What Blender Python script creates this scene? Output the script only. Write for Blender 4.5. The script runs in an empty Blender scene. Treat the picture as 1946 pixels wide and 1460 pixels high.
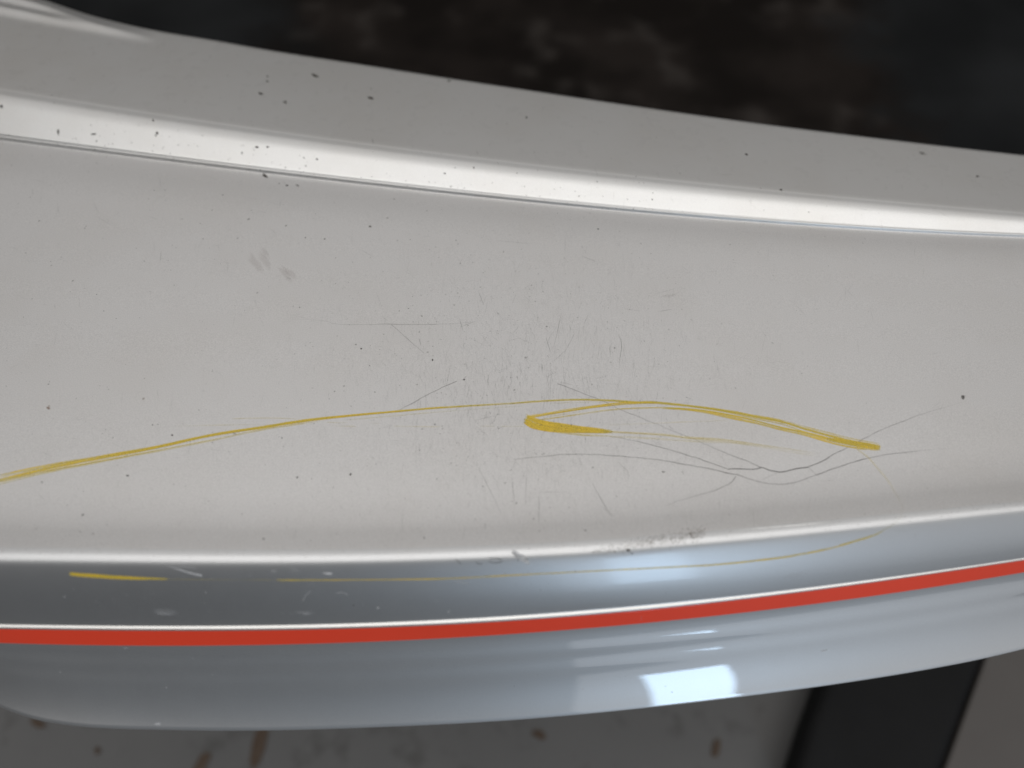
import bpy, bmesh, math, random
import numpy as np
from mathutils import Vector, Matrix
from mathutils.bvhtree import BVHTree

S = bpy.context.scene
COL = S.collection
rng = random.Random(7)
nrng = np.random.default_rng(7)

# ------------------------------------------------------------------ camera
PITCH, DIST, LENS = math.radians(35), 0.30, 26.5
cam_d = bpy.data.cameras.new('camera'); cam = bpy.data.objects.new('camera', cam_d); COL.objects.link(cam)
CP = Vector((0, -math.sin(PITCH) * DIST, math.cos(PITCH) * DIST))
cam.location = CP; cam.rotation_euler = (PITCH, 0, 0)
cam_d.lens = LENS; cam_d.sensor_width = 36; cam_d.clip_start = 0.01; cam_d.clip_end = 60
cam_d.dof.use_dof = True; cam_d.dof.focus_distance = 0.316; cam_d.dof.aperture_fstop = 4.3
S.camera = cam
S.view_settings.view_transform = 'Standard'; S.view_settings.look = 'None'
S.view_settings.exposure = 0.13; S.view_settings.gamma = 1.0
S.cycles.transparent_max_bounces = 32
S.cycles.sample_clamp_indirect = 6

FPX = LENS / 36 * 1946                    # focal length in photograph pixels
RIGHT, UP, FWD = Vector((1, 0, 0)), Vector((0, math.cos(PITCH), math.sin(PITCH))), Vector((0, math.sin(PITCH), -math.cos(PITCH)))
def ray(px, py):
    return (FWD + RIGHT * ((px - 973) / FPX) + UP * ((730 - py) / FPX)).normalized()
def on_plane(px, py, z):                  # where the sight line meets a level at height z
    d = ray(px, py); t = (z - CP.z) / d.z
    return CP + d * t
def project(p):
    v = p - CP; w = v.dot(FWD)
    return 973 + FPX * v.dot(RIGHT) / w, 730 - FPX * v.dot(UP) / w

# ------------------------------------------------------------------ world and lamps (a workshop)
W = bpy.data.worlds.new('World'); S.world = W; W.use_nodes = True
bg = W.node_tree.nodes['Background']
bg.inputs[0].default_value = (0.90, 0.94, 1.0, 1); bg.inputs[1].default_value = 0.025

def area(name, loc, aim, sx, sy, power, col):
    l = bpy.data.lights.new(name, 'AREA'); l.shape = 'RECTANGLE'; l.size = sx; l.size_y = sy
    l.energy = power; l.color = col
    o = bpy.data.objects.new(name, l); COL.objects.link(o); o.location = loc
    o.rotation_euler = (Vector(aim) - Vector(loc)).to_track_quat('-Z', 'Y').to_euler()
    return o
area('roof_light', (0.0, -0.80, 2.5), (0.0, -0.80, 0), 5.0, 1.9, 53, (1.0, 0.985, 0.965))
area('rear_light', (0.0, 1.95, 2.5), (0.0, 1.95, 0), 6.5, 3.3, 42, (1.0, 0.98, 0.96))
area('door_light', (2.3, -2.7, 1.0), (0, 0, 0.6), 4.6, 3.0, 19, (0.95, 0.97, 1.0))
WA = math.radians(17.3)
area('window_light', (3 * math.sin(WA), -3 * math.cos(WA), 0.66), (0, 0, 0.6), 0.37, 1.5, 9.5, (0.56, 0.77, 1.0))

# ------------------------------------------------------------------ material helpers
def new_mat(name):
    m = bpy.data.materials.new(name); m.use_nodes = True
    nt = m.node_tree; b = nt.nodes['Principled BSDF']
    return m, nt, b
def noise(nt, scale, detail=2, rough=0.5, coord='Object', stretch=None):
    tc = nt.nodes.new('ShaderNodeTexCoord'); n = nt.nodes.new('ShaderNodeTexNoise')
    n.inputs['Scale'].default_value = scale; n.inputs['Detail'].default_value = detail; n.inputs['Roughness'].default_value = rough
    src = tc.outputs[coord]
    if stretch:
        mp = nt.nodes.new('ShaderNodeMapping'); mp.inputs['Scale'].default_value = stretch
        nt.links.new(src, mp.inputs[0]); src = mp.outputs[0]
    nt.links.new(src, n.inputs['Vector'])
    return n.outputs['Fac']
def ramp(nt, fac, stops):
    r = nt.nodes.new('ShaderNodeValToRGB'); e = r.color_ramp.elements
    while len(e) < len(stops): e.new(0.5)
    for k, (p, c) in enumerate(stops):
        e[k].position = p; e[k].color = (*c, 1) if len(c) == 3 else c
    nt.links.new(fac, r.inputs[0]); return r.outputs[0]
def mix(nt, fac, a, b, mode='MIX'):
    n = nt.nodes.new('ShaderNodeMix'); n.data_type = 'RGBA'; n.blend_type = mode
    for s, v in ((n.inputs[0], fac), (n.inputs[6], a), (n.inputs[7], b)):
        if isinstance(v, (float, int)): s.default_value = v
        elif isinstance(v, tuple): s.default_value = (*v, 1)
        else: nt.links.new(v, s)
    return n.outputs[2]
def rmap(nt, fac, lo, hi, a=0.0, b=1.0):
    n = nt.nodes.new('ShaderNodeMapRange'); nt.links.new(fac, n.inputs[0])
    n.inputs[1].default_value = a; n.inputs[2].default_value = b; n.inputs[3].default_value = lo; n.inputs[4].default_value = hi
    return n.outputs[0]

def silver(name, base, rough, coat, coat_rough, metal=0.85, grain=0.05, bump=0.0, dirt=0.05, aniso=None):
    m, nt, b = new_mat(name)
    fine = noise(nt, 2600, 2, 0.6); broad = noise(nt, 16, 4, 0.6); mid = noise(nt, 130, 3, 0.6)
    c = mix(nt, rmap(nt, fine, 0, 1, 0.3, 0.7), tuple(x * (1 - grain) for x in base), tuple(min(1, x * (1 + grain)) for x in base))
    c = mix(nt, rmap(nt, broad, 0, 1, 0.45, 0.75), c, mix(nt, 1.0, c, (1 - dirt, 1 - dirt * 1.25, 1 - dirt * 1.6), 'MULTIPLY'))
    nt.links.new(c, b.inputs['Base Color'])
    b.inputs['Metallic'].default_value = metal
    nt.links.new(rmap(nt, mid, rough - 0.008, rough + 0.008, 0.25, 0.75), b.inputs['Roughness'])
    b.inputs['Coat Weight'].default_value = coat
    nt.links.new(rmap(nt, mid, coat_rough * 0.8, coat_rough * 1.3, 0.3, 0.7), b.inputs['Coat Roughness'])
    if coat in (1.0, 0.32): b.inputs['Coat IOR'].default_value = 2.05 if coat == 1.0 else 1.75
    if bump:
        bn = nt.nodes.new('ShaderNodeBump'); bn.inputs['Strength'].default_value = bump; bn.inputs['Distance'].default_value = 0.0002
        nt.links.new(noise(nt, 1500, 3, 0.7), bn.inputs['Height']); nt.links.new(bn.outputs[0], b.inputs['Normal'])
    return m
M_FLANGE = silver('flange_paint', (0.60, 0.592, 0.58), 0.42, 0.3, 0.3, grain=0.02)
M_RISER = silver('step_paint', (0.66, 0.655, 0.645), 0.40, 0.5, 0.2)
M_LEDGE = silver('worn_ledge_paint', (0.655, 0.644, 0.637), 0.46, 0.25, 0.35, grain=0.10, bump=0.10, dirt=0.03)
M_FACE = silver('glossy_face_paint', (0.56, 0.562, 0.566), 0.41, 0.32, 0.08, dirt=0.02, grain=0.03)
M_SKIRT = silver('glossy_skirt_paint', (0.58, 0.584, 0.59), 0.50, 1.0, 0.02, dirt=0.02, grain=0.03)
M_LIP = silver('lip_paint', (0.72, 0.71, 0.69), 0.40, 0.6, 0.1)
m, nt, b = new_mat('red_tape'); M_RED = m
nt.links.new(mix(nt, noise(nt, 60, 3), (0.92, 0.066, 0.024), (0.87, 0.062, 0.022)), b.inputs['Base Color'])
b.inputs['Roughness'].default_value = 0.38; b.inputs['Coat Weight'].default_value = 0.7; b.inputs['Coat Roughness'].default_value = 0.12

# ------------------------------------------------------------------ the bumper surface
def poly(pts, deg):
    p = np.array(pts, float)
    c = np.polyfit((p[:, 0] - 973) / 973, p[:, 1], deg)
    return lambda x: float(np.polyval(c, (x - 973) / 973))
def pchip(pts):
    p = np.array(sorted(pts), float); x, y = p[:, 0], p[:, 1]
    h = np.diff(x); d = np.diff(y) / h
    mm = np.zeros(len(x)); mm[1:-1] = (d[:-1] * h[1:] + d[1:] * h[:-1]) / (h[:-1] + h[1:]); mm[0] = d[0]; mm[-1] = d[-1]
    def f(q):
        k = int(np.clip(np.searchsorted(x, q) - 1, 0, len(h) - 1)); t = (q - x[k]) / h[k]
        if q < x[0]: return float(y[0] + mm[0] * (q - x[0]))
        if q > x[-1]: return float(y[-1] + mm[-1] * (q - x[-1]))
        return float((2*t**3-3*t**2+1)*y[k] + (t**3-2*t**2+t)*h[k]*mm[k] + (-2*t**3+3*t**2)*y[k+1] + (t**3-t**2)*h[k]*mm[k+1])
    return f
def const(v): return lambda x: v
def lin(pts):
    p = np.array(pts, float); return lambda x: float(np.interp(x, p[:, 0], p[:, 1]))

FEAT = {
 'edge':  (pchip([(-160, -95), (0, -30), (90, 0), (164, 25), (238, 44), (301, 57), (394, 72), (500, 91), (700, 122), (853, 146), (1000, 168), (1194, 197), (1452, 233), (1729, 267), (1946, 292), (2100, 309)]), lambda x: FEAT['rtop'][1](x) - .0034),
 'ridge': (poly([(0, 170), (250, 206), (500, 245), (750, 282), (1000, 313), (1200, 333), (1400, 353), (1700, 382), (1946, 405)], 3), lambda x: FEAT['rtop'][1](x) - .0006),
 'rtop':  (poly([(0, 183), (250, 219), (500, 257), (750, 293), (1000, 322), (1200, 343), (1400, 362), (1700, 391), (1946, 412)], 3), None),
 'rbot':  (poly([(0, 255), (250, 287), (480, 315), (750, 347), (1000, 373), (1200, 392), (1400, 410), (1700, 430), (1946, 442)], 3), lin([(0, .0017), (1000, .0012), (1946, .0006)])),
 'lstart':(poly([(0, 266), (250, 297), (480, 325), (750, 355), (1000, 381), (1200, 399), (1400, 416), (1700, 436), (1946, 448)], 3), const(-.0010)),
 'round': (poly([(0, 1040), (300, 1044), (550, 1044), (950, 1034), (1330, 1014), (1650, 979), (1946, 953)], 4), const(.0004)),
 'lip':   (poly([(0, 1186), (350, 1190), (550, 1187), (700, 1183), (950, 1172), (1330, 1141), (1650, 1102), (1946, 1061)], 4), None),
 'lipb':  (poly([(0, 1195.5), (350, 1200), (550, 1197), (700, 1193), (950, 1182), (1330, 1149), (1650, 1108), (1946, 1065)], 4), None),
 'redb':  (poly([(0, 1222), (350, 1228), (550, 1224), (700, 1220), (950, 1207), (1330, 1174), (1650, 1134), (1946, 1088)], 4), None),
 'bottom':(pchip([(-200, 1235), (-90, 1295), (0, 1340), (60, 1362), (130, 1374), (300, 1382), (450, 1384), (700, 1378), (1000, 1362), (1243, 1339), (1430, 1317), (1600, 1294), (1750, 1270), (1880, 1245), (1946, 1229), (2100, 1188)]), None),
}
# slope of the surface (degrees from level) against the share of the way down each stretch
FACE_T = [(0, -6), (.03, -1), (.08, 8), (.16, 25), (.215, 39), (.26, 43), (.33, 46), (.55, 52), (.75, 58), (1, 63)]
SKIRT_T = [(0, 66), (.09, 58), (.18, 52.6), (.28, 58), (.39, 52.4), (.49, 56), (.60, 53), (.80, 45), (1, 37)]
def shape(table, view, n):
    p = np.linspace(0, 1, n + 1); th = np.radians(np.interp(p, *np.array(table, float).T))
    k = np.hanning(max(3, n // 12 | 1) + 2)[1:-1]; k /= k.sum(); h = len(k) // 2
    th = np.convolve(np.pad(th, h, mode='edge'), k, 'valid')
    w = 1 / np.cos(th - math.radians(view)); dy, dz = np.cos(th) * w, np.sin(th) * w
    y = np.concatenate([[0], np.cumsum((dy[1:] + dy[:-1]) / 2)]); z = np.concatenate([[0], np.cumsum((dz[1:] + dz[:-1]) / 2)])
    return y / y[-1], z / z[-1], z[-1] / y[-1]
_q = np.linspace(-70, 2016, 30); _z = []
for v in _q:                               # the step rises at a steady slope
    zb_ = FEAT['rbot'][1](v); b_ = on_plane(v, FEAT['rbot'][0](v), zb_); lo, hi = zb_, .05
    for _ in range(40):
        mid = (lo + hi) / 2; t_ = on_plane(v, FEAT['rtop'][0](v), mid)
        if mid - zb_ > math.tan(math.radians(27)) * (t_.y - b_.y): hi = mid
        else: lo = mid
    _z.append(mid)
_cz = np.polyfit((_q - 973) / 973, _z, 3)
FEAT['rtop'] = (FEAT['rtop'][0], lambda x: float(np.polyval(_cz, (min(max(x, -70), 2016) - 973) / 973)))
FACE = shape(FACE_T, 19.5, 66); SKIRT = shape(SKIRT_T, 13, 60)
def below(prev, slope):                    # level at which a lower line lies for a given mean slope from the line above
    fp, zp_ = FEAT[prev]
    def f(name_f, px):
        z0 = zp_(px); a = on_plane(px, fp(px), z0); lo, hi = z0 - .12, z0
        for _ in range(40):
            mid = (lo + hi) / 2; b_ = on_plane(px, name_f(px), mid)
            if (z0 - mid) > slope * (a.y - b_.y): lo = mid
            else: hi = mid
        return (lo + hi) / 2
    return f
for nm, prev, sl in (('lip', 'round', FACE[2]), ('lipb', 'lip', math.tan(math.radians(25))), ('redb', 'lipb', math.tan(math.radians(68))), ('bottom', 'redb', SKIRT[2])):
    q = np.linspace(-70, 2016, 30); fn = below(prev, sl); zz = np.array([fn(FEAT[nm][0], v) for v in q])
    cz = np.polyfit((q - 973) / 973, zz, 3)
    FEAT[nm] = (FEAT[nm][0], (lambda cz: lambda x: float(np.polyval(cz, (min(max(x, -70), 2016) - 973) / 973)))(cz))
XS = np.linspace(-.42, .42, 301)
def curve_of(name):
    f, zf = FEAT[name]
    P = [on_plane(px, f(px), zf(px)) for px in np.linspace(-70, 2016, 150)]
    x = np.array([p.x for p in P]); y = np.array([p.y for p in P]); z = np.array([p.z for p in P])
    def ext(v):
        out = np.interp(XS, x, v)
        s0 = (v[8] - v[0]) / (x[8] - x[0]); s1 = (v[-1] - v[-9]) / (x[-1] - x[-9])
        lo, hi = XS < x[0], XS > x[-1]
        out[lo] = v[0] + s0 * (XS[lo] - x[0]); out[hi] = v[-1] + s1 * (XS[hi] - x[-1]); return out
    ker = np.hanning(13); ker /= ker.sum()
    sm = lambda a: np.convolve(np.pad(a, 6, mode='reflect', reflect_type='odd'), ker, 'valid')
    return sm(ext(y)), sm(ext(z))
FC = {k: curve_of(k) for k in FEAT}

def fillet_poly(ctrl):
    """ctrl: (y, z, fillet leg, straight divisions to the next, section) -> rounded profile points with their section"""
    out = []; n = len(ctrl)
    P = [np.array(c[:2]) for c in ctrl]
    ent, ext_ = [None] * n, [None] * n
    for i in range(n):
        if i in (0, n - 1): ent[i] = ext_[i] = P[i]; continue
        a, b2 = P[i - 1] - P[i], P[i + 1] - P[i]
        la, lb = np.linalg.norm(a), np.linalg.norm(b2); r = ctrl[i][2]
        ent[i] = P[i] + a / la * min(r, la * .49); ext_[i] = P[i] + b2 / lb * min(r, lb * .49)
    for i in range(n):
        k = ctrl[i][5] if len(ctrl[i]) > 5 else 6
        if i in (0, n - 1): out.append((P[i], ctrl[i][4]))
        else:
            for j in range(k + 1):
                t = j / k
                out.append(((1 - t) ** 2 * ent[i] + 2 * t * (1 - t) * P[i] + t * t * ext_[i], ctrl[i][4]))
        if i < n - 1:
            m_ = ctrl[i][3]
            for j in range(1, m_):
                t = j / m_; out.append((ext_[i] * (1 - t) + ent[i + 1] * t, ctrl[i][4]))
    return out

rows, SEC = [], None
for i in range(len(XS)):
    g = {k: (FC[k][0][i], FC[k][1][i]) for k in FC}
    (ye, ze), (yr, zr), (yt, zt), (yb, zb), (yl, zl), (yo, zo), (yp, zp), (yq, zq), (yd, zd), (ym, zm) = [g[k] for k in ('edge', 'ridge', 'rtop', 'rbot', 'lstart', 'round', 'lip', 'lipb', 'redb', 'bottom')]
    depth = yl - yo
    c = [
     (ye + .0012, ze - .018, 0, 4, 'mounting_flange'),
     (ye + .0004, ze - .0010, .0012, 2, 'mounting_flange', 5),
     (ye - .0022, ze + .0005, .0015, 40, 'mounting_flange'),
     (yr + .0005, zr + .0001, .0028, 1, 'mounting_flange', 8),
     (yr - .0010, zr + .00005, .0009, 1, 'step_riser', 5),
     (yt - .0014, zt - .0004, .0036, 8, 'step_riser', 5),
     (yb, zb, .0011, 2, 'step_riser', 5),
     (yb - .0003, zb - .38 * zb, .0002, 1, 'step_riser', 3),
     (yb - .0012, zb - .50 * zb, .0003, 1, 'step_riser', 4),
     (yb - .0014, zb - zb * .95, .0002, 1, 'step_riser', 3),
     (min(yl, yb - .0016), zl, .0006, 1, 'ledge', 4),
     (yl - .11 * depth, zl + .0009, .010, 10, 'ledge', 8),
     (yl - .55 * depth, zl - .0008, .025, 12, 'ledge', 12),
     (yo + .0135, zo - .0027, .010, 6, 'ledge', 14),
     (yo, zo, 0, 1, 'ledge', 1),
    ]
    prof = fillet_poly(c)[:-1]
    prof += [(np.array((yo + (yp - yo) * FACE[0][k], zo + (zp - zo) * FACE[1][k])), 'front_panel') for k in range(len(FACE[0]) - 1)]
    prof += fillet_poly([
     (yp + .0001, zp + .0001, 0, 1, 'groove_lip'),
     (yp - .0001, zp - .0001, .0001, 2, 'groove_lip', 2),
     (yq + .0001, zq + .0002, .0009, 1, 'groove_lip', 8),
     (yq + .0002, zq - .0009, .0003, 1, 'red_strip', 3),
     (yq + .0000, zq - .0011, .0002, 6, 'red_strip', 3),
     (yd + .0001, zd + .0002, 0, 1, 'red_strip')])
    prof += [(np.array((yd + (ym - yd) * SKIRT[0][k], zd + (zm - zd) * SKIRT[1][k])), 'lower_skirt') for k in range(len(SKIRT[0]))]
    prof += fillet_poly([
     (ym - .0006, zm - .0007, 0, 1, 'lower_skirt'),
     (ym - .0008, zm - .0012, .0005, 1, 'lower_skirt', 5),
     (ym + .0012, zm - .0030, .0010, 3, 'lower_skirt', 4),
     (ym + .0160, zm - .0150, 0, 1, 'lower_skirt')])
    if SEC is None: SEC = [s for _, s in prof]
    rows.append([(XS[i], p[0], p[1]) for p, _ in prof])
G = np.array(rows)                                   # stations x profile points x 3

# folds running out of the flange's raised corner at the left
r1 = pchip([(-150, -50), (27, 0), (82, 14), (131, 30), (192, 49), (250, 62)])
r2 = pchip([(-150, -16), (0, 16), (55, 27), (110, 38), (178, 51), (250, 66)])
fl = [j for j, s in enumerate(SEC) if s == 'mounting_flange']
for i in range(G.shape[0]):
    for j in fl[6:]:
        p = Vector(G[i, j]); px, py = project(p)
        if px < 330:
            a = min(1, max(0, (300 - px) / 260)) ** 1.0
            d1, d2 = py - r1(px), py - r2(px)
            G[i, j, 2] += a * (.0020 * math.exp(-(d1 / 7) ** 2) + .0017 * math.exp(-(d2 / 7) ** 2))
# a shallow bulge added to the front to narrow the window's reflection
fr = [j for j, q_ in enumerate(SEC) if q_ == 'front_panel']; xb = on_plane(1112, 1110, -.008).x
for t_, j in enumerate(fr):
    G[:, j, 1] -= .0003 * math.sin(math.pi * min(1, max(0, (t_ / len(fr) - .12) / .88))) ** .7 * np.exp(-((XS - xb) / .018) ** 2 / 2)
# faint waviness of the moulding
dx = np.gradient(G, axis=0); dp = np.gradient(G, axis=1)
NRM = np.cross(dx, dp); NRM /= np.linalg.norm(NRM, axis=2, keepdims=True) + 1e-12
if NRM[150, 60, 2] < 0: NRM = -NRM

root = bpy.data.objects.new('car_bumper', None); COL.objects.link(root); root.location = (0, 0, 0)
root['label'] = 'scratched silver car bumper with a red stripe and yellow paint scuffs'; root['category'] = 'car bumper'
def link(name, me, mat, parent=None):
    o = bpy.data.objects.new(name, me); COL.objects.link(o); o.parent = parent
    if mat: me.materials.append(mat)
    return o
def sweep(name, mat, j0, j1):
    A = G[:, j0:j1 + 1]; Nn = NRM[:, j0:j1 + 1]; n, k = A.shape[:2]
    f = []
    for i in range(n - 1):
        for j in range(k - 1):
            a = i * k + j; f.append((a, a + 1, a + k + 1, a + k))
    me = bpy.data.meshes.new(name); me.from_pydata(A.reshape(-1, 3).tolist(), [], f)
    me.polygons.foreach_set('use_smooth', [True] * len(f)); me.update()
    if (Vector(me.polygons[len(f) // 2].normal)).dot(Vector(Nn.reshape(-1, 3)[f[len(f) // 2][0]])) < 0:
        me.flip_normals()
    me.normals_split_custom_set_from_vertices([tuple(v) for v in Nn.reshape(-1, 3)])
    return link(name, me, mat, root)
order = []
for j, s in enumerate(SEC):
    if not order or order[-1][0] != s: order.append([s, j, j])
    else: order[-1][2] = j
MATS = {'mounting_flange': M_FLANGE, 'step_riser': M_RISER, 'ledge': M_LEDGE, 'front_panel': M_FACE, 'groove_lip': M_LIP, 'red_strip': M_RED, 'lower_skirt': M_SKIRT}
PARTS = {}
for k, (s, a, b_) in enumerate(order):
    PARTS[s] = sweep(s, MATS[s], a, min(b_ + 1, len(SEC) - 1))
PARTS['ledge']['label'] = 'flat dull silver top ledge covered in fine scratches'
PARTS['red_strip']['label'] = 'narrow red stripe in the groove of the front'

# surface for finding where marks lie
n_, k_ = G.shape[:2]
BV = BVHTree.FromPolygons([Vector(v) for v in G.reshape(-1, 3)], [(i * k_ + j, i * k_ + j + 1, (i + 1) * k_ + j + 1, (i + 1) * k_ + j) for i in range(n_ - 1) for j in range(k_ - 1)])
NF = NRM.reshape(-1, 3)
def hit(px, py):
    loc, nor, idx, d = BV.ray_cast(CP, ray(px, py))
    if loc is None: return None
    if nor.dot(CP - loc) < 0: nor = -nor
    return loc, nor

# ------------------------------------------------------------------ marks on the paint
def mark_mat(name, c1, c2, rough, scale=900, streak=None, coat=0.0, metal=0.0, patchy=0.0):
    m, nt, b = new_mat(name)
    nt.links.new(mix(nt, rmap(nt, noise(nt, scale, 3, 0.6, stretch=streak), 0, 1, 0.3, 0.7), c1, c2), b.inputs['Base Color'])
    b.inputs['Roughness'].default_value = rough; b.inputs['Coat Weight'].default_value = coat; b.inputs['Metallic'].default_value = metal
    at = nt.nodes.new('ShaderNodeAttribute'); at.attribute_name = 'cover'
    fac = at.outputs['Fac']
    if patchy:
        q = nt.nodes.new('ShaderNodeMath'); q.operation = 'MULTIPLY'
        nt.links.new(fac, q.inputs[0]); nt.links.new(rmap(nt, noise(nt, 1700, 3, 0.7), 1 - patchy, 1, 0.36, 0.56), q.inputs[1]); fac = q.outputs[0]
    tr = nt.nodes.new('ShaderNodeBsdfTransparent'); mx = nt.nodes.new('ShaderNodeMixShader')
    nt.links.new(fac, mx.inputs[0]); nt.links.new(tr.outputs[0], mx.inputs[1]); nt.links.new(b.outputs[0], mx.inputs[2])
    nt.links.new(mx.outputs[0], nt.nodes['Material Output'].inputs[0])
    return m
def yellow():
    m = mark_mat('yellow_transfer_paint', (0.88, 0.62, 0.05), (0.80, 0.57, 0.06), 0.55, streak=(.15, 1, 1), patchy=.5)
    nt = m.node_tree; b = nt.nodes['Principled BSDF']; core = b.inputs['Base Color'].links[0].from_socket
    at = next(n for n in nt.nodes if n.type == 'ATTRIBUTE')
    nt.links.new(mix(nt, rmap(nt, at.outputs['Fac'], 0, 1, .35, .72), (0.76, 0.61, 0.10), core), b.inputs['Base Color'])
    return m
M_YEL = yellow()
M_CRK = mark_mat('dark_crack', (0.035, 0.033, 0.032), (0.06, 0.055, 0.05), 0.7)
M_CHIP = mark_mat('dark_chip', (0.04, 0.037, 0.03), (0.10, 0.09, 0.075), 0.8, patchy=.5)
M_DIRT = mark_mat('brown_dirt', (0.12, 0.082, 0.05), (0.20, 0.15, 0.10), 0.9)
M_WHT = mark_mat('white_scuff', (0.70, 0.70, 0.70), (0.55, 0.56, 0.58), 0.6, patchy=.5)
M_SCRAPE = mark_mat('bare_scrape', (0.95, 0.94, 0.92), (0.85, 0.84, 0.82), 0.5)
M_DUST = mark_mat('dust', (0.38, 0.31, 0.28), (0.33, 0.27, 0.25), 0.9, scale=300, patchy=.3)
M_RUST = mark_mat('rust_spot', (0.30, 0.17, 0.10), (0.22, 0.13, 0.08), 0.9)

class Marks:
    def __init__(s): s.v, s.f, s.c, s.h = [], [], [], 0
    def strand(s, pts, width, cover, lift=None):
        """pts in photograph pixels on the surface; width in pixels; width and cover are numbers or lists along the strand"""
        n = len(pts)
        wv = width if hasattr(width, '__len__') else [width] * n
        cv = cover if hasattr(cover, '__len__') else [cover] * n
        H = [hit(*p) for p in pts]
        if any(h is None for h in H): 
            keep = [k for k in range(n) if H[k] is not None]
            if len(keep) < 2: return
            H = [H[k] for k in keep]; wv = [wv[k] for k in keep]; cv = [cv[k] for k in keep]; n = len(keep)
        s.h += 1; lf = (.00004 + .0000011 * (s.h % 70)) if lift is None else lift
        base = len(s.v)
        for k in range(n):
            p, nn = H[k]
            t = H[min(n - 1, k + 1)][0] - H[max(0, k - 1)][0]
            if t.length < 1e-9: t = Vector((1, 0, 0))
            side = nn.cross(t.normalized()).normalized()
            hw = wv[k] * .5 * (p - CP).length / FPX
            q = p + nn * lf
            s.v += [q + side * hw, q - side * hw]; s.c += [cv[k], cv[k]]
        for k in range(n - 1):
            a = base + 2 * k; s.f.append((a, a + 1, a + 3, a + 2))
    def blob(s, px, py, rx, ry, ang, cover, edge=0.0, n=12, rough=.25, lift=None):
        """an uneven flat spot, with the cover fading to `edge` at its outline"""
        h = hit(px, py)
        if h is None: return
        s.h += 1; lf = (.00004 + .0000011 * (s.h % 70)) if lift is None else lift
        base = len(s.v); s.v.append(h[0] + h[1] * lf); s.c.append(cover)
        ca, sa = math.cos(ang), math.sin(ang)
        rr = [1 + rng.uniform(-rough, rough) for _ in range(n)]
        for fr, cc in ((.6, cover * (.85 if edge == 0 else 1)), (1.0, edge)):
            for k in range(n):
                a = 2 * math.pi * k / n; u, v = rx * rr[k] * fr * math.cos(a), ry * rr[k] * fr * math.sin(a)
                hh = hit(px + u * ca - v * sa, py + u * sa + v * ca) or h
                s.v.append(hh[0] + hh[1] * lf); s.c.append(cc)
        for k in range(n):
            k2 = (k + 1) % n
            s.f.append((base, base + 1 + k, base + 1 + k2))
            s.f.append((base + 1 + k, base + 1 + n + k, base + 1 + n + k2, base + 1 + k2))
    def dot(s, px, py, r, cover):
        h = hit(px, py)
        if h is None: return
        s.h += 1; lf = .00004 + .0000011 * (s.h % 70)
        n = 6; p, nn = h; t = nn.orthogonal().normalized(); u = nn.cross(t); sc = (p - CP).length / FPX
        base = len(s.v); el = rng.uniform(.7, 1.3); an = rng.uniform(0, 3)
        for k in range(n):
            a = 2 * math.pi * k / n + an; q = rng.uniform(.8, 1.15) * r * sc
            s.v.append(p + nn * lf + t * (q * math.cos(a) * el) + u * (q * math.sin(a) / el)); s.c.append(cover)
        s.f.append(tuple(range(base, base + n)))
    def build(s, name, mat, label=None, stuff=False, parent=None):
        if not s.v: return None
        me = bpy.data.meshes.new(name); me.from_pydata([tuple(v) for v in s.v], [], s.f)
        at = me.attributes.new('cover', 'FLOAT', 'POINT'); at.data.foreach_set('value', [float(c) for c in s.c])
        me.update(); o = link(name, me, mat, parent or root)
        if label: o['label'] = label
        if stuff: o['kind'] = 'stuff'
        return o

def spline(pts, step=7):
    P = [np.array(p, float) for p in pts]
    if len(P) == 2:
        n = max(3, int(np.linalg.norm(P[1] - P[0]) / step)); return [tuple(P[0] + (P[1] - P[0]) * k / n) for k in range(n + 1)]
    E = [2 * P[0] - P[1]] + P + [2 * P[-1] - P[-2]]; out = []
    for i in range(1, len(E) - 2):
        n = max(2, int(np.linalg.norm(E[i + 1] - E[i]) / step))
        for k in range(n):
            t = k / n; a, b, c, d = E[i - 1:i + 3]
            out.append(tuple(.5 * (2 * b + (c - a) * t + (2 * a - 5 * b + 4 * c - d) * t * t + (3 * b - a - 3 * c + d) * t ** 3)))
    out.append(tuple(P[-1])); return out
def wobble(n, lo, hi, k=9):
    a = nrng.random(n + 2 * k); ker = np.hanning(k + 2)[1:-1]; ker /= ker.sum()
    a = np.convolve(a, ker, 'same')[k:k + n]; a = (a - .5) * 2.6 + .5
    return lo + (hi - lo) * np.clip(a, 0, 1)
def fade(n, a, b):
    t = np.linspace(0, 1, n); w = np.ones(n)
    if a > 0: w *= np.clip(t / a, 0, 1)
    if b > 0: w *= np.clip((1 - t) / b, 0, 1)
    return w
def offset(pts, off):
    out = []
    for k, p in enumerate(pts):
        a, b = pts[max(0, k - 1)], pts[min(len(pts) - 1, k + 1)]
        dx_, dy_ = b[0] - a[0], b[1] - a[1]; l = math.hypot(dx_, dy_) or 1
        o = off[k] if hasattr(off, '__len__') else off
        out.append((p[0] - dy_ / l * o, p[1] + dx_ / l * o))
    return out

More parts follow.
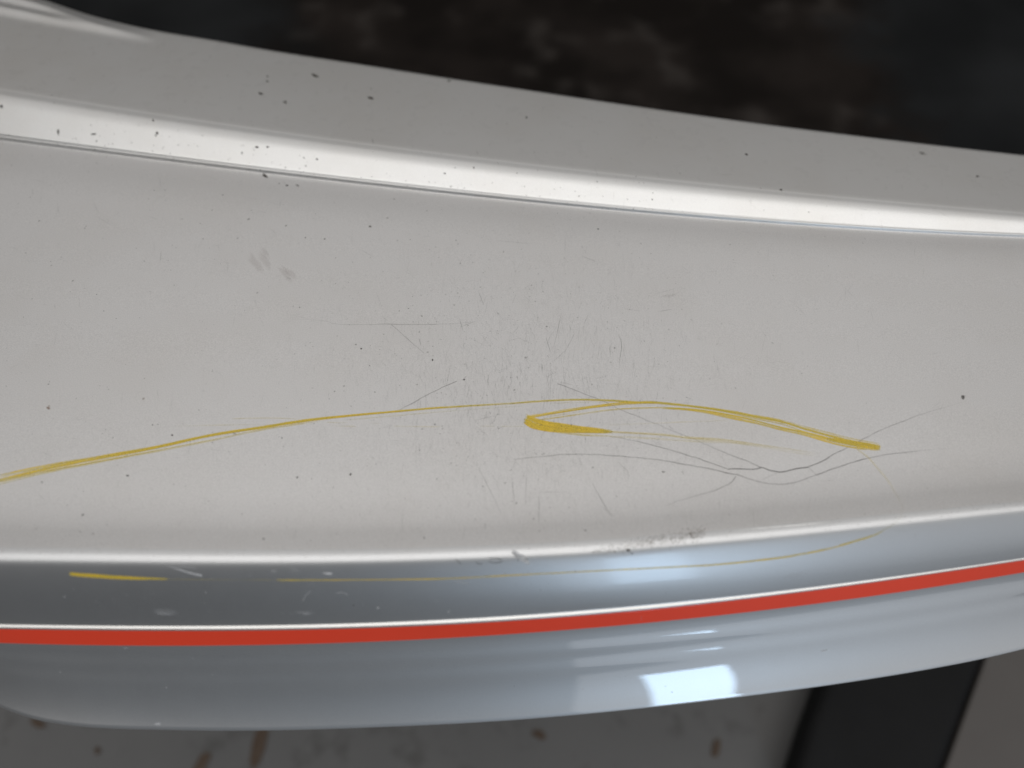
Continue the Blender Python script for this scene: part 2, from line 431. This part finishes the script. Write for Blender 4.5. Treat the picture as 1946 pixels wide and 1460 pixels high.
def scuff(path, band, n, cover, label=None, w=(1.2, 2.6), partial=.6, ends=(.06, .1), M=None, build=True):
    """a brushed streak: n strands spread over a band (list of half-widths along the path, in pixels)"""
    M = M or Marks(); P = spline(path, 6); N = len(P)
    bw = np.interp(np.linspace(0, 1, N), np.linspace(0, 1, len(band)), band)
    cw = np.interp(np.linspace(0, 1, N), np.linspace(0, 1, len(cover)), cover) if hasattr(cover, '__len__') else np.full(N, cover)
    for k in range(n):
        u = (rng.uniform(-1, 1) if n > 1 else 0)
        i0, i1 = 0, N
        if rng.random() < partial and n > 1:
            a = rng.uniform(0, .55); b = a + rng.uniform(.25, .7); i0, i1 = int(a * N), min(N, int(b * N))
        if i1 - i0 < 4: continue
        jit = wobble(i1 - i0, -.12, .12, 15)
        q = offset(P[i0:i1], (u + jit) * bw[i0:i1])
        m_ = i1 - i0
        cv = cw[i0:i1] * wobble(m_, .45, 1.0, 7) * fade(m_, *ends) * (.80 if cw.max() > .97 else .62)
        M.strand(q, rng.uniform(*w) * (0.7 + .3 * wobble(m_, 0, 1, 11)), cv)
    if build: return M.build('yellow_scuff', M_YEL, label)
    return M

# long streak across the ledge
LONG = [(-30, 919), (0, 911), (60, 897), (120, 884), (200, 869), (300, 850), (400, 828), (510, 811), (552, 804), (624, 794.5), (757, 782), (840, 775), (1000, 765.5)]
M = scuff(LONG, [8, 7, 4.6, 2.8, 2.2, 2.2, 2.2, 1.4, 1.2, 1.0, 1.0], 26, [1, .9, .8, .75, .75, .8, .85, .75, .6, .5], w=(1.6, 3.2), build=False)
scuff([(-30, 926), (0, 918), (100, 895), (200, 876), (300, 857), (400, 838), (500, 817), (620, 799)], [4, 2.4, 1.5, 1.4, 1.2, 1], 9, [.85, .75, .7, .65, .6, .4], w=(1.3, 2.4), M=M, build=False)
scuff([(652, 799), (768, 789), (860, 780.5), (1000, 771)], [.8], 2, [.35, .45, .45], w=(1, 1.5), M=M, build=False)
scuff([(336, 803), (426, 797), (516, 795), (585, 798)], [.5], 2, [.4, .4, .3], w=(1, 1.5), M=M, build=False)
scuff([(325, 810), (426, 808), (501, 807), (600, 806)], [.5], 2, [.35, .35, .3], w=(1, 1.4), M=M, build=False)
for a, b in (((634, 809), (678, 810.5)), ((701, 805), (724, 805)), ((746, 810), (840, 811)), ((620, 803), (664, 803))):
    scuff([a, ((a[0] + b[0]) / 2, (a[1] + b[1]) / 2 + .3), b], [.6], 2, .4, w=(1, 1.5), M=M, build=False)
M.build('yellow_scuff', M_YEL, 'long thin yellow streak rising from the left edge to the middle')
# top strands running on to the right end
M = scuff([(960, 768), (1003, 764.5), (1060, 761), (1105, 760), (1157, 761.5), (1208, 765), (1247, 765.5), (1337, 775), (1400, 785), (1422, 790), (1485, 802), (1531, 816), (1589, 832), (1624, 840), (1672, 849)],
      [.9, .9, .9, 1.2, 1.8, 1.8, 1.6, 2.2, 3.5, 5, 6, 7, 7], 18, [.5, .5, .55, .6, .7, .65, .65, .75, .8, .9, .95, .95], w=(1.5, 3.4), ends=(.05, .02), build=False)
scuff([(1000, 771), (1070, 766), (1130, 764), (1180, 765.5)], [.6], 2, .4, w=(1, 1.6), M=M, build=False)
scuff([(1258, 776), (1310, 779), (1358, 786), (1427, 800), (1485, 815), (1531, 825), (1589, 840), (1630, 848), (1671, 853)], [1.0, 1.6, 3.2, 3.6, 2.6, 3, 4, 5, 5], 13, [.6, .75, .95, .8, .65, .9, 1, .95, .9], w=(1.8, 3.6), ends=(.05, .02), M=M, build=False)
scuff([(1570, 836), (1610, 843), (1650, 850), (1674, 853.5)], [4, 6, 7, 6.5], 16, [.7, .9, .95, .9], w=(2.2, 4), partial=.3, ends=(.1, .02), M=M, build=False)
M.build('yellow_scuff', M_YEL, 'upper yellow streak ending in a broad blunt smear at the right')
# the hook
M = scuff([(999, 797), (1006, 802), (1016, 806), (1041, 811), (1067, 814), (1095, 816.5), (1123, 818), (1165, 821)], [7, 9, 9, 8, 6.5, 5, 3.5, 2], 34, [1, 1, .98, .95, .9, .8, .5], w=(2.4, 4.4), partial=.45, ends=(.02, .12), build=False)
scuff([(998, 793), (1010, 800), (1030, 808), (1060, 814), (1100, 817)], [5, 7, 7, 6, 3], 14, 1.0, w=(3, 5), partial=.2, ends=(.02, .1), M=M, build=False)
for k in range(7):
    y = 789 + k * 2.6; scuff([(995 + rng.uniform(0, 4), y - rng.uniform(0, 1.5)), (1006, y + 1.5), (1020 + k * 2, y + 5)], [1.0], 2, .95, w=(1.4, 2.4), M=M, build=False)
scuff([(1000, 794), (1023, 789.5), (1080, 780), (1157, 770), (1208, 766), (1262, 766)], [3.0, 2.6, 2.2, 2.2, 2.0, 1.6], 15, [1, .92, .85, .85, .85, .6], w=(1.4, 2.6), ends=(.02, .1), M=M, build=False)
scuff([(1016, 799), (1044, 796), (1105, 787), (1170, 778.5), (1234, 775.5), (1285, 776), (1324, 780)], [.9, .8, .8, .8, 1], 6, [.9, .85, .8, .75, .7], w=(1.1, 1.9), M=M, build=False)
scuff([(1030, 795), (1070, 787.5), (1105, 782)], [1], 2, .5, w=(1, 1.4), M=M, build=False)
scuff([(1010, 808), (1030, 816), (1054, 820.5), (1105, 827), (1157, 829), (1190, 834)], [1.2, 1.2, 1, .8, .5], 6, [.8, .7, .55, .4, .2], w=(1.2, 2), M=M, build=False)
scuff([(1110, 819), (1170, 821), (1260, 826), (1311, 832), (1370, 836), (1439, 846), (1508, 857), (1556, 864)], [1, 1, 1.2, 1.8, 2.2, 3, 4, 4], 9, [.6, .4, .4, .45, .36, .3, .26, .1], w=(1.4, 3), M=M, build=False)
scuff([(1150, 829), (1230, 833), (1310, 838), (1400, 842), (1480, 851)], [1.5, 2, 3, 3.5], 5, [.15, .2, .2, .15], w=(1.5, 3), M=M, build=False)
scuff([(1144, 808), (1250, 804), (1330, 801), (1388, 799)], [.7], 2, [.2, .3, .35, .2], w=(1, 1.6), M=M, build=False)
scuff([(911, 811), (950, 811), (998, 811.5)], [.5], 2, .5, w=(1, 1.4), M=M, build=False)
M.build('yellow_scuff', M_YEL, 'hook shaped bright yellow scuff in the middle of the ledge')
# from the right end down over the edge and back along the front
M = scuff([(1622, 848), (1647, 866), (1665, 886), (1688, 914), (1702, 938), (1716, 962), (1712, 982), (1700, 996), (1679, 1008), (1659, 1018), (1595, 1037)], [2.5, 2.5, 2.2, 2, 2, 2.2, 1.8, 1.6, 1.2], 6, [.3, .22, .13, .06, .02, .05, .2, .45, .5], w=(1.6, 3), partial=.2, ends=(.05, 0), build=False)
scuff([(1679, 1008), (1659, 1018), (1595, 1037), (1538, 1050), (1463, 1062), (1350, 1073.5), (1250, 1079), (1115, 1086), (930, 1095.5), (858, 1099), (755, 1101), (640, 1102), (550, 1102), (522, 1102)], [1.2, 1.6, 1.8, 1.4, .8, .5, .5, .5, .6, .8, .6, .4], 4, [.8, 1, 1, 1, .95, .95, 1, .95, .8], w=(1.5, 2.4), partial=.3, ends=(.03, .02), M=M, build=False)
scuff([(760, 1102), (800, 1102.5), (850, 1101)], [1], 3, .5, w=(1, 1.8), M=M, build=False)
scuff([(522, 1102), (532, 1105), (542, 1110)], [.7], 2, .5, w=(1.2, 2), M=M, build=False)
scuff([(524, 1102), (550, 1104), (590, 1104)], [1], 3, .55, w=(1.2, 2), M=M, build=False)
scuff([(522, 1102), (430, 1101.5), (317, 1100.5)], [.5], 2, [.35, .2, .3], w=(1, 1.6), M=M, build=False)
M.build('yellow_scuff', M_YEL, 'fine yellow line curving over the edge and along the front')
M = scuff([(131, 1091), (150, 1093), (180, 1095), (215, 1097.3), (252, 1099), (290, 1100), (322, 1101)], [3.4, 3.2, 3, 2.8, 2, 1.2, .6], 16, [.9, 1, 1, .95, .85, .7, .3], w=(2, 3.4), partial=.25, ends=(.03, .12), build=False)
M.build('yellow_scuff', M_YEL, 'short bold yellow dash at the left of the front')

# cracks in the paint
def crack(paths, label=None):
    M = Marks()
    for path, w, c0 in paths:
        P = spline(path, 5); n = len(P)
        cv = (np.interp(np.linspace(0, 1, n), np.linspace(0, 1, len(c0)), c0) if hasattr(c0, '__len__') else np.full(n, c0)) * wobble(n, .7, 1, 7)
        P = offset(P, wobble(n, -.5, .5, 5))
        M.strand(P, .8 * w * wobble(n, .75, 1.2, 5), cv * .75)
    return M.build('crack', M_CRK, label)
crack([([(1157, 829), (1183, 833), (1260, 852), (1337, 875), (1384, 892)], 1.7, [.3, .6, .7, .8]),
       ([(1384, 892), (1392, 890.5), (1415, 891.5), (1439, 891.6), (1448, 889), (1460, 893), (1483, 897), (1501, 894), (1517, 890), (1536, 888)], 2.3, [.9, .95, 1, .95]),
       ([(1536, 888), (1561, 878), (1589, 861), (1614, 849.5)], 2, [.9, .75, .5]),
       ([(1614, 849.5), (1647, 831), (1693, 810), (1760, 785), (1830, 764)], 2, [.4, .3, .2, .05])], 'jagged dark crack under the yellow hook')
crack([([(977, 873), (1016, 869), (1080, 864), (1157, 865.5), (1247, 874), (1337, 889), (1376, 898), (1399, 902)], 1.7, [.3, .5, .55, .6, .7, .85]),
       ([(1399, 902), (1429, 912), (1457, 919), (1485, 921), (1513, 916.6), (1550, 903)], 1.7, [.75, .6, .5, .5]),
       ([(1550, 903), (1601, 885), (1647, 871.5), (1682, 865), (1728, 859), (1800, 852)], 2, [.85, .75, .45, .25, .05])], 'long curved dark crack below the jagged one')
crack([([(1060, 729), (1157, 767), (1183, 780), (1311, 832), (1369, 857), (1415, 875), (1446, 889)], 1.6, [.6, .5, .5, .35, .45, .6])])
crack([([(1399, 906), (1388, 918), (1358, 932), (1300, 949), (1262, 962)], 1.6, [.55, .55, .45, .15])])
crack([([(1448, 912), (1480, 898)], 1.4, .3), ([(1537, 890), (1550, 902)], 1.4, .35)])
crack([([(758, 780), (824, 745), (868, 724.5)], 1.6, [.45, .7, .65])])
crack([([(560, 607), (620, 610), (641, 616), (734, 616.5), (837, 616.5), (900, 612)], 1.5, [.08, .2, .3, .45, .4, .1])])
crack([([(744, 617), (775, 645), (806, 672)], 1.5, [.45, .35, .25])])

# single scratches that stand out
def hair(path, w=1.5, c=.5):
    M = Marks(); P = spline(path, 6); n = len(P); M.strand(offset(P, wobble(n, -.4, .4, 5)), w * .6, .68 * c * wobble(n, .6, 1, 7) * fade(n, .3, .3))
    M.build('scratch', M_CRK)
for p, c in [([(1037, 640), (1048, 673)], .65), ([(1068, 589), (1050, 673)], .45), ([(1175, 633), (1181, 658), (1176, 696)], .65), ([(1248, 593), (1279, 588)], .7),
             ([(1184, 586), (1220, 592)], .35), ([(942, 457), (1014, 464)], .4), ([(1103, 486), (1135, 499)], .45), ([(902, 874), (930, 930), (962, 997)], .5),
             ([(972, 896), (978, 965)], .5), ([(1001, 896), (998, 965)], .4), ([(1024.6, 937), (1024, 1000)], .65), ([(1121, 909), (1140, 945), (1162, 981)], .8),
             ([(1170, 873), (1193, 898), (1193, 916)], .5), ([(1003, 937), (1080, 935)], .35), ([(900, 799), (946, 790)], .4), ([(930, 808), (944, 796)], .5),
             ([(707, 262), (710, 275)], .8), ([(905, 285), (910, 296)], .6), ([(800, 285), (802, 292)], .4), ([(796, 641), (800, 658)], .6), ([(872, 602), (881, 635)], .45),
             ([(876, 622), (905, 610)], .5), ([(513, 434), (526, 447)], .4), ([(306, 476), (305, 500)], .4), ([(980, 560), (973, 580)], .3), ([(909, 553), (919, 581)], .55),
             ([(564, 1000), (556, 1030)], .4), ([(921, 993), (923, 1007)], .7), ([(1141, 960), (1166, 983)], .5), ([(765, 965), (764, 1018)], .35), ([(1300, 975), (1312, 1020)], .25),
             ([(1375, 990), (1330, 1000)], .2), ([(1430, 960), (1435, 1020)], .2), ([(1240, 560), (1285, 548)], .3), ([(1460, 690), (1475, 690)], .3)]:
    hair(p, 1.6, c)

# the haze of hairlines and pin specks
M = Marks()
for k in range(4600):
    px = rng.gauss(1000, 225); py = rng.gauss(745, 160)
    if not 430 < py < 1015: continue
    v = rng.random(); ang = math.radians(rng.gauss(92, 11) if v < .6 else (rng.gauss(62, 10) if v < .78 else rng.uniform(0, 180)))
    L = min(90, rng.lognormvariate(2.7, .6)); near = math.exp(-((px - 1030) / 260) ** 2 - ((py - 740) / 190) ** 2)
    cv = rng.uniform(.05, .15) * (.35 + .65 * near)
    if rng.random() < .09: cv *= 2
    bend = rng.uniform(-.08, .08) * L
    dx_, dy_ = math.cos(ang) * L / 2, math.sin(ang) * L / 2
    P = [(px - dx_, py - dy_), (px - dy_ * .05 + bend, py), (px + dx_, py + dy_)]
    M.strand(P, rng.uniform(.55, 1.05), [cv * .4, cv, cv * .4])
for k in range(380):
    px = rng.uniform(20, 1800); py = rng.uniform(330, 1030); ang = rng.choice([rng.gauss(95, 15), rng.gauss(20, 25)]); ang = math.radians(ang)
    L = rng.uniform(8, 40); cv = rng.uniform(.04, .13); dx_, dy_ = math.cos(ang) * L / 2, math.sin(ang) * L / 2
    M.strand([(px - dx_, py - dy_), (px, py), (px + dx_, py + dy_)], rng.uniform(.9, 1.6), [0, cv, 0])
M.build('fine_scratching', M_CRK, stuff=True)
M = Marks()
for k in range(1900):
    if k < 1250: px, py = rng.gauss(960, 210), rng.gauss(720, 190)
    else: px, py = rng.uniform(0, 1700), rng.uniform(280, 1040)
    if py < 150 or py > 1050: continue
    M.dot(px, py, min(2.4, rng.lognormvariate(-.25, .42)), (rng.uniform(.08, .42) if k < 1250 else rng.uniform(.2, .75)) * (1 if px < 1300 else .5))
for k in range(150):                                           # on the step and along its crease
    px = rng.uniform(0, 1250); t = rng.random() ** .5
    a, b2 = FEAT['rtop'][0](px), FEAT['lstart'][0](px)
    M.dot(px, a + (b2 - a) * t * 1.05 + rng.gauss(0, 2), min(2.4, rng.lognormvariate(-.25, .45)), rng.uniform(.2, .7))
for k in range(120): M.dot(rng.uniform(0, 1300), rng.uniform(100, 300), rng.uniform(.6, 1.3), rng.uniform(.2, .6))
M.build('dirt_specks', M_CHIP, stuff=True)
M = Marks()
for k in range(1100):                                          # grit caught on the rounded edge
    px = 1125 + 215 * rng.betavariate(1.6, 1.1); c_ = FEAT['round'][0](px) + 22 - (px - 1125) * .09
    M.dot(px, c_ + rng.gauss(0, 5 + (px - 1125) * .01), min(1.7, rng.lognormvariate(-.5, .35)), rng.uniform(.2, .6))
for k in range(420):
    px = rng.uniform(0, 1946); c_ = FEAT['round'][0](px); M.dot(px, c_ + 7 + rng.gauss(0, 7), rng.uniform(.5, 1.0), rng.uniform(.12, .4))
M.build('grit', M_DIRT, stuff=True)

# chips and stuck dirt
def chip(px, py, rx, ry, ang, c=.85, mat=None, name='paint_chip', edge=.3, parts=3, label=None):
    M = Marks()
    for k in range(parts):
        M.blob(px + rng.uniform(-.5, .5) * rx * (parts > 1), py + rng.uniform(-.4, .4) * ry * (parts > 1), rx * rng.uniform(.5, .9) if parts > 1 else rx, ry * rng.uniform(.5, .9) if parts > 1 else ry, math.radians(ang) + rng.uniform(-.3, .3), c * rng.uniform(.7, 1), edge, 9, .35)
    M.build(name, mat or M_CHIP, label)
for a in [(601, 144, 8, 3.6, 25, .85), (493, 178, 7, 2.4, 25, .85), (541, 195, 4.5, 2.6, -55, .8), (703, 186, 6, 3.2, 10, .85), (509, 145, 2, 1.6, 0, .7), (508, 155, 2.6, 1.6, 30, .6),
          (705, 169, 1.5, 1.5, 0, .7), (1000, 223, 2.2, 3, 0, .6), (1418, 294, 4, 2.6, 20, .55), (1482, 361, 5, 2, 0, .4), (1858, 336, 4, 3, 0, .35), (1754, 292, 7, 4, 0, .2), (853, 155, 4, 3, 0, .25),
          (111, 250, 2.2, 6.5, -8, .95), (179, 255, 5.5, 1.8, 15, .8), (184, 268, 2, 1.6, 0, .85), (299, 253, 3.2, 3.2, 0, .95), (490, 280, 4.6, 3, 0, .8), (460, 291, 2.4, 3, 0, .5), (3, 202, 3, 6, 10, .8),
          (173, 238, 1.6, 1.2, 0, .8), (291, 229, 1.6, 3, -20, .6), (602, 303, 2.6, 2.4, 0, .8), (509, 279, 3, 2, -30, .7), (505, 335, 7.5, 3.2, 25, .9), (545, 353, 3.6, 1.8, 0, .8), (566, 353, 4, 2, 20, .45),
          (845, 330, 2.4, 2, 0, .6), (900, 319, 1.8, 2.4, 0, .5), (1137, 436, 2.4, 2, 30, 1), (687, 663, 2, 2, 0, .95), (822, 684, 1.6, 3, 20, .9), (666, 902, 2, 3, 20, .9), (243, 904, 3, 2.2, 20, .6),
          (327, 827, 2.2, 2, 0, .6), (501, 1024, 2, 2.4, 0, .6), (1830, 755, 4, 5.5, 10, .5), (1261, 897, 4, 1.6, 20, .6), (1194, 1046, 4.5, 3, 10, .6), (1200, 1052, 3, 1.4, 10, .5), (672, 1150, 1.3, 1.3, 0, 1),
          (806, 1023, 2, 1.6, 0, .8), (580, 452, 2, 1.6, 0, .5), (703, 431, 3.4, 2, 0, .4), (544, 429, 1.8, 1.4, 0, .7)]:
    chip(*a)
for a in [(92, 776, 5, 3.4, 0, .6), (273, 758, 3.4, 2.2, 0, .45), (93, 772, 3, 2, 0, .35)]:
    chip(*a, mat=M_RUST, name='rust_spot', edge=0, parts=1)
for a in [(500, 498, 36, 15, 52, .13), (540, 518, 27, 9, 42, .15), (495, 480, 22, 10, 45, .07), (555, 530, 14, 5, 38, .09), (1270, 562, 26, 4, -17, .10)]:
    chip(*a, mat=M_DUST, name='dust_smudge', edge=0, parts=2)

# pale scuffs on the front
M = Marks(); P = spline([(318, 1075), (330, 1079), (345, 1084), (365, 1090), (384, 1094)], 4); n = len(P); M.strand(P, np.interp(np.linspace(0, 1, n), [0, .6, 1], [1.2, 3, 3.4]), np.interp(np.linspace(0, 1, n), [0, .3, 1], [.3, .75, .9]))
M.build('white_scuff', M_WHT, 'curved white scuff just below the edge')
M = Marks(); M.blob(624, 1090, 10, 2.6, .08, .95, .3, 12, .35); M.build('white_scuff', M_WHT)
M = Marks()
for dx_, dy_, rx, ry, an, c in [(0, 0, 17, 5.5, .62, .95), (8, 4, 12, 5, .7, .9), (-7, -7, 9, 2.6, .75, .8)]: M.blob(988 + dx_, 1058 + dy_, rx, ry, an, c, .5, 12, .3)
M.build('paint_chip', M_WHT, 'flaked pale chip on the rounded edge')
M = Marks()
for P in ([(972, 1050), (983, 1060), (986, 1067)], [(978, 1052), (992, 1062), (1000, 1066)], [(990, 1055), (1004, 1064)]): M.strand(spline(P, 3), 1.2, .6)
for P in ([(904, 1068), (910, 1072), (916, 1071)], [(930, 1062), (944, 1061), (955, 1065)], [(928, 1067), (940, 1070), (954, 1068)], [(866, 1063), (876, 1072)]): M.strand(spline(P, 3), 1.5, .5)
M.build('crack', M_CRK)
M = Marks()
for a in [(313, 1163, 25, 7, .1, .16), (313, 1167, 22, 3, .05, .2), (579, 1164, 22, 4, .03, .18), (582, 1167, 8, 1.8, 0, .4), (1508, 1094, 26, 7, -.2, .10), (1811, 1077, 14, 4, -.3, .15), (560, 1083, 12, 6, .3, .10), (878, 1107, 18, 2.6, .1, .25), (300, 1376, 7, 3.5, 0, .55), (1566, 1236, 8, 2.4, -.2, .5), (520, 1085, 8, 4, 0, .2)]: M.blob(*a, 0, 14, .2)
for P, w, c in [([(575, 1143), (581, 1132), (590, 1123)], 1.8, .3), ([(640, 1128), (651, 1126), (662, 1131)], 1.4, .5), ([(852, 1165), (854, 1160)], 1.8, .8), ([(831, 1141), (832, 1143)], 1.4, .7), ([(340, 1076), (372, 1080)], 3, .2), ([(390, 1126), (392, 1127)], 2, .6), ([(236, 1232), (243, 1231)], 2, .5)]: M.strand(spline(P, 3), w, c)
for k in range(90): M.dot(rng.uniform(60, 1300), rng.uniform(1085, 1180), min(2, rng.lognormvariate(-.4, .5)), rng.uniform(.15, .6))
for k in range(30): M.dot(rng.uniform(60, 1300), rng.uniform(1235, 1330), rng.uniform(.7, 1.6), rng.uniform(.15, .5))
M.dot(718.5, 1155, 2.2, .9); M.build('white_scuffing', M_WHT, stuff=True)
M = Marks(); P = spline([(1384, 1009), (1440, 1004.5), (1501, 999.5), (1550, 995), (1597, 990)], 5); n = len(P); M.strand(P, np.interp(np.linspace(0, 1, n), [0, .3, .7, 1], [1, 2.4, 2.6, .8]), np.interp(np.linspace(0, 1, n), [0, .3, .75, 1], [.3, .9, .9, .1]))
M.build('white_scuff', M_SCRAPE, 'thin straight white scrape above the edge at the right')

# ------------------------------------------------------------------ floor and what lies on it
FZ = -.55
def grid(name, x0, x1, y0, y1, nx, ny, fn, mat):
    v = [(x0 + (x1 - x0) * i / nx, y0 + (y1 - y0) * j / ny) for j in range(ny + 1) for i in range(nx + 1)]
    v = [(x, y, fn(x, y)) for x, y in v]
    f = [(j * (nx + 1) + i, j * (nx + 1) + i + 1, (j + 1) * (nx + 1) + i + 1, (j + 1) * (nx + 1) + i) for j in range(ny) for i in range(nx)]
    me = bpy.data.meshes.new(name); me.from_pydata(v, [], f); me.polygons.foreach_set('use_smooth', [True] * len(f)); me.update()
    return link(name, me, mat)
m, nt, b = new_mat('grey_concrete'); 
c = mix(nt, noise(nt, 9, 5, .6), (0.11, 0.109, 0.108), (0.15, 0.147, 0.144))
c = mix(nt, rmap(nt, noise(nt, 30, 4, .6), 0, .6, .56, .7), c, (0.065, 0.062, 0.058))
nt.links.new(c, b.inputs['Base Color']); b.inputs['Roughness'].default_value = .7
M_FLOOR = m
fl_o = grid('floor', -4, 4, -4, 4, 2, 2, lambda x, y: FZ, M_FLOOR); fl_o['kind'] = 'structure'
m, nt, b = new_mat('dirt_in_shade')  # rear floor: mottled dirt, with the car's shade put into the dark colours
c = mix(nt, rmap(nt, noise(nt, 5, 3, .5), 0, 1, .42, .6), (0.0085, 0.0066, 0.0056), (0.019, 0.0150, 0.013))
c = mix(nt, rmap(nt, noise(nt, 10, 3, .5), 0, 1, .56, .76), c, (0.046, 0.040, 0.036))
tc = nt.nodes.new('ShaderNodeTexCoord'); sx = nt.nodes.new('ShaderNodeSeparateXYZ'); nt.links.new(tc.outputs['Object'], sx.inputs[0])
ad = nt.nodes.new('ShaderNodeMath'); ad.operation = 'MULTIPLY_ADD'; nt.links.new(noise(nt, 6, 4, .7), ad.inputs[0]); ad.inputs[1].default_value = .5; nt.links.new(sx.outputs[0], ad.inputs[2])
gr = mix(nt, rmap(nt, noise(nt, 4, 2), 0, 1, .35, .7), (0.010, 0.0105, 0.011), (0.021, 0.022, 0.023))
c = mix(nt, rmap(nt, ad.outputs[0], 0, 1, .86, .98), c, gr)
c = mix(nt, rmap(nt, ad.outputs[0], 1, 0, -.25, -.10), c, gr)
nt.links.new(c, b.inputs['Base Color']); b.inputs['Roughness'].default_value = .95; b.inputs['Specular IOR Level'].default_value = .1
from mathutils import noise as mn
def rear_height(x, y):
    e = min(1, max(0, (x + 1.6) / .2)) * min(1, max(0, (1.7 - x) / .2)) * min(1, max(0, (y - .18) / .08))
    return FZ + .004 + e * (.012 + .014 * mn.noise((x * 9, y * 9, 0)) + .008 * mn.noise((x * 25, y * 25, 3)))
so = grid('ground', -1.7, 1.8, .14, 2.6, 120, 90, rear_height, m); so['kind'] = 'structure'

m, nt, b = new_mat('brown_stain'); M_STAIN = m
nt.links.new(mix(nt, noise(nt, 40, 3), (0.075, 0.048, 0.031), (0.10, 0.07, 0.05)), b.inputs['Base Color']); b.inputs['Roughness'].default_value = .8
def stain(px, py, rx, ry, ang):
    n = 18; c0 = on_plane(px, py, FZ); v = []
    for lay, sc in ((0.0005, 1.0),):
        for k in range(n):
            a = 2 * math.pi * k / n; q = 1 + rng.uniform(-.22, .22)
            u, w = rx * q * math.cos(a), ry * q * math.sin(a)
            p = on_plane(px + u * math.cos(ang) - w * math.sin(ang), py + u * math.sin(ang) + w * math.cos(ang), FZ + .0015); v.append(tuple(p))
    v.append(tuple(on_plane(px, py, FZ + .003)))
    me = bpy.data.meshes.new('brown_stain'); me.from_pydata(v, [], [(k, (k + 1) % n, n) for k in range(n)]); me.update()
    return link('brown_stain', me, M_STAIN, fl_o)
for a in [(492, 1420, 13, 48, .28), (383, 1452, 10, 26, .6), (72, 1374, 15, 8, .4), (1361, 1424, 8, 17, .2), (1025, 1396, 14, 8, .3), (185, 1427, 6, 7, 0)]:
    stain(*a)

# black slab, and the pale panel beside it
def slab(name, quad, z0, z1, mat, bev, seg=4):
    bm = bmesh.new()
    lo = [bm.verts.new((p[0], p[1], z0)) for p in quad]; hi = [bm.verts.new((p[0], p[1], z1)) for p in quad]
    bm.faces.new(lo[::-1]); bm.faces.new(hi)
    for k in range(len(quad)): bm.faces.new((lo[k], lo[(k + 1) % len(quad)], hi[(k + 1) % len(quad)], hi[k]))
    bmesh.ops.recalc_face_normals(bm, faces=bm.faces)
    bmesh.ops.bevel(bm, geom=list(bm.edges), offset=bev, segments=seg, affect='EDGES', profile=.5)
    me = bpy.data.meshes.new(name); bm.to_mesh(me); bm.free(); return link(name, me, mat)
m, nt, b = new_mat('black_plastic'); nt.links.new(mix(nt, noise(nt, 25, 4), (0.006, 0.006, 0.0065), (0.012, 0.012, 0.0125)), b.inputs['Base Color']); b.inputs['Roughness'].default_value = .75
b.inputs['Specular IOR Level'].default_value = .25
ZT = FZ + .05
q = [on_plane(*p, ZT) for p in ((1500, 1490), (1540, 1360), (1600, 1200), (1892, 1200), (1874, 1248), (1785, 1490))]
o = slab('black_slab', [(p.x, p.y) for p in q], FZ + .001, ZT, m, .012)
o['label'] = 'black plastic slab on the floor below the bumper'; o['category'] = 'slab'
m, nt, b = new_mat('beige_panel'); nt.links.new(mix(nt, noise(nt, 12, 4), (0.085, 0.076, 0.071), (0.12, 0.11, 0.102)), b.inputs['Base Color']); b.inputs['Roughness'].default_value = .6
R_ = [(p.x + .002, p.y) for p in (q[5], q[4], q[3])]
o = slab('beige_panel', R_ + [(R_[2][0] + .5, R_[2][1]), (R_[0][0] + .5, R_[0][1])], FZ + .001, ZT - .004, m, .002)
o['label'] = 'brownish grey board on the floor right of the black slab'; o['category'] = 'board'
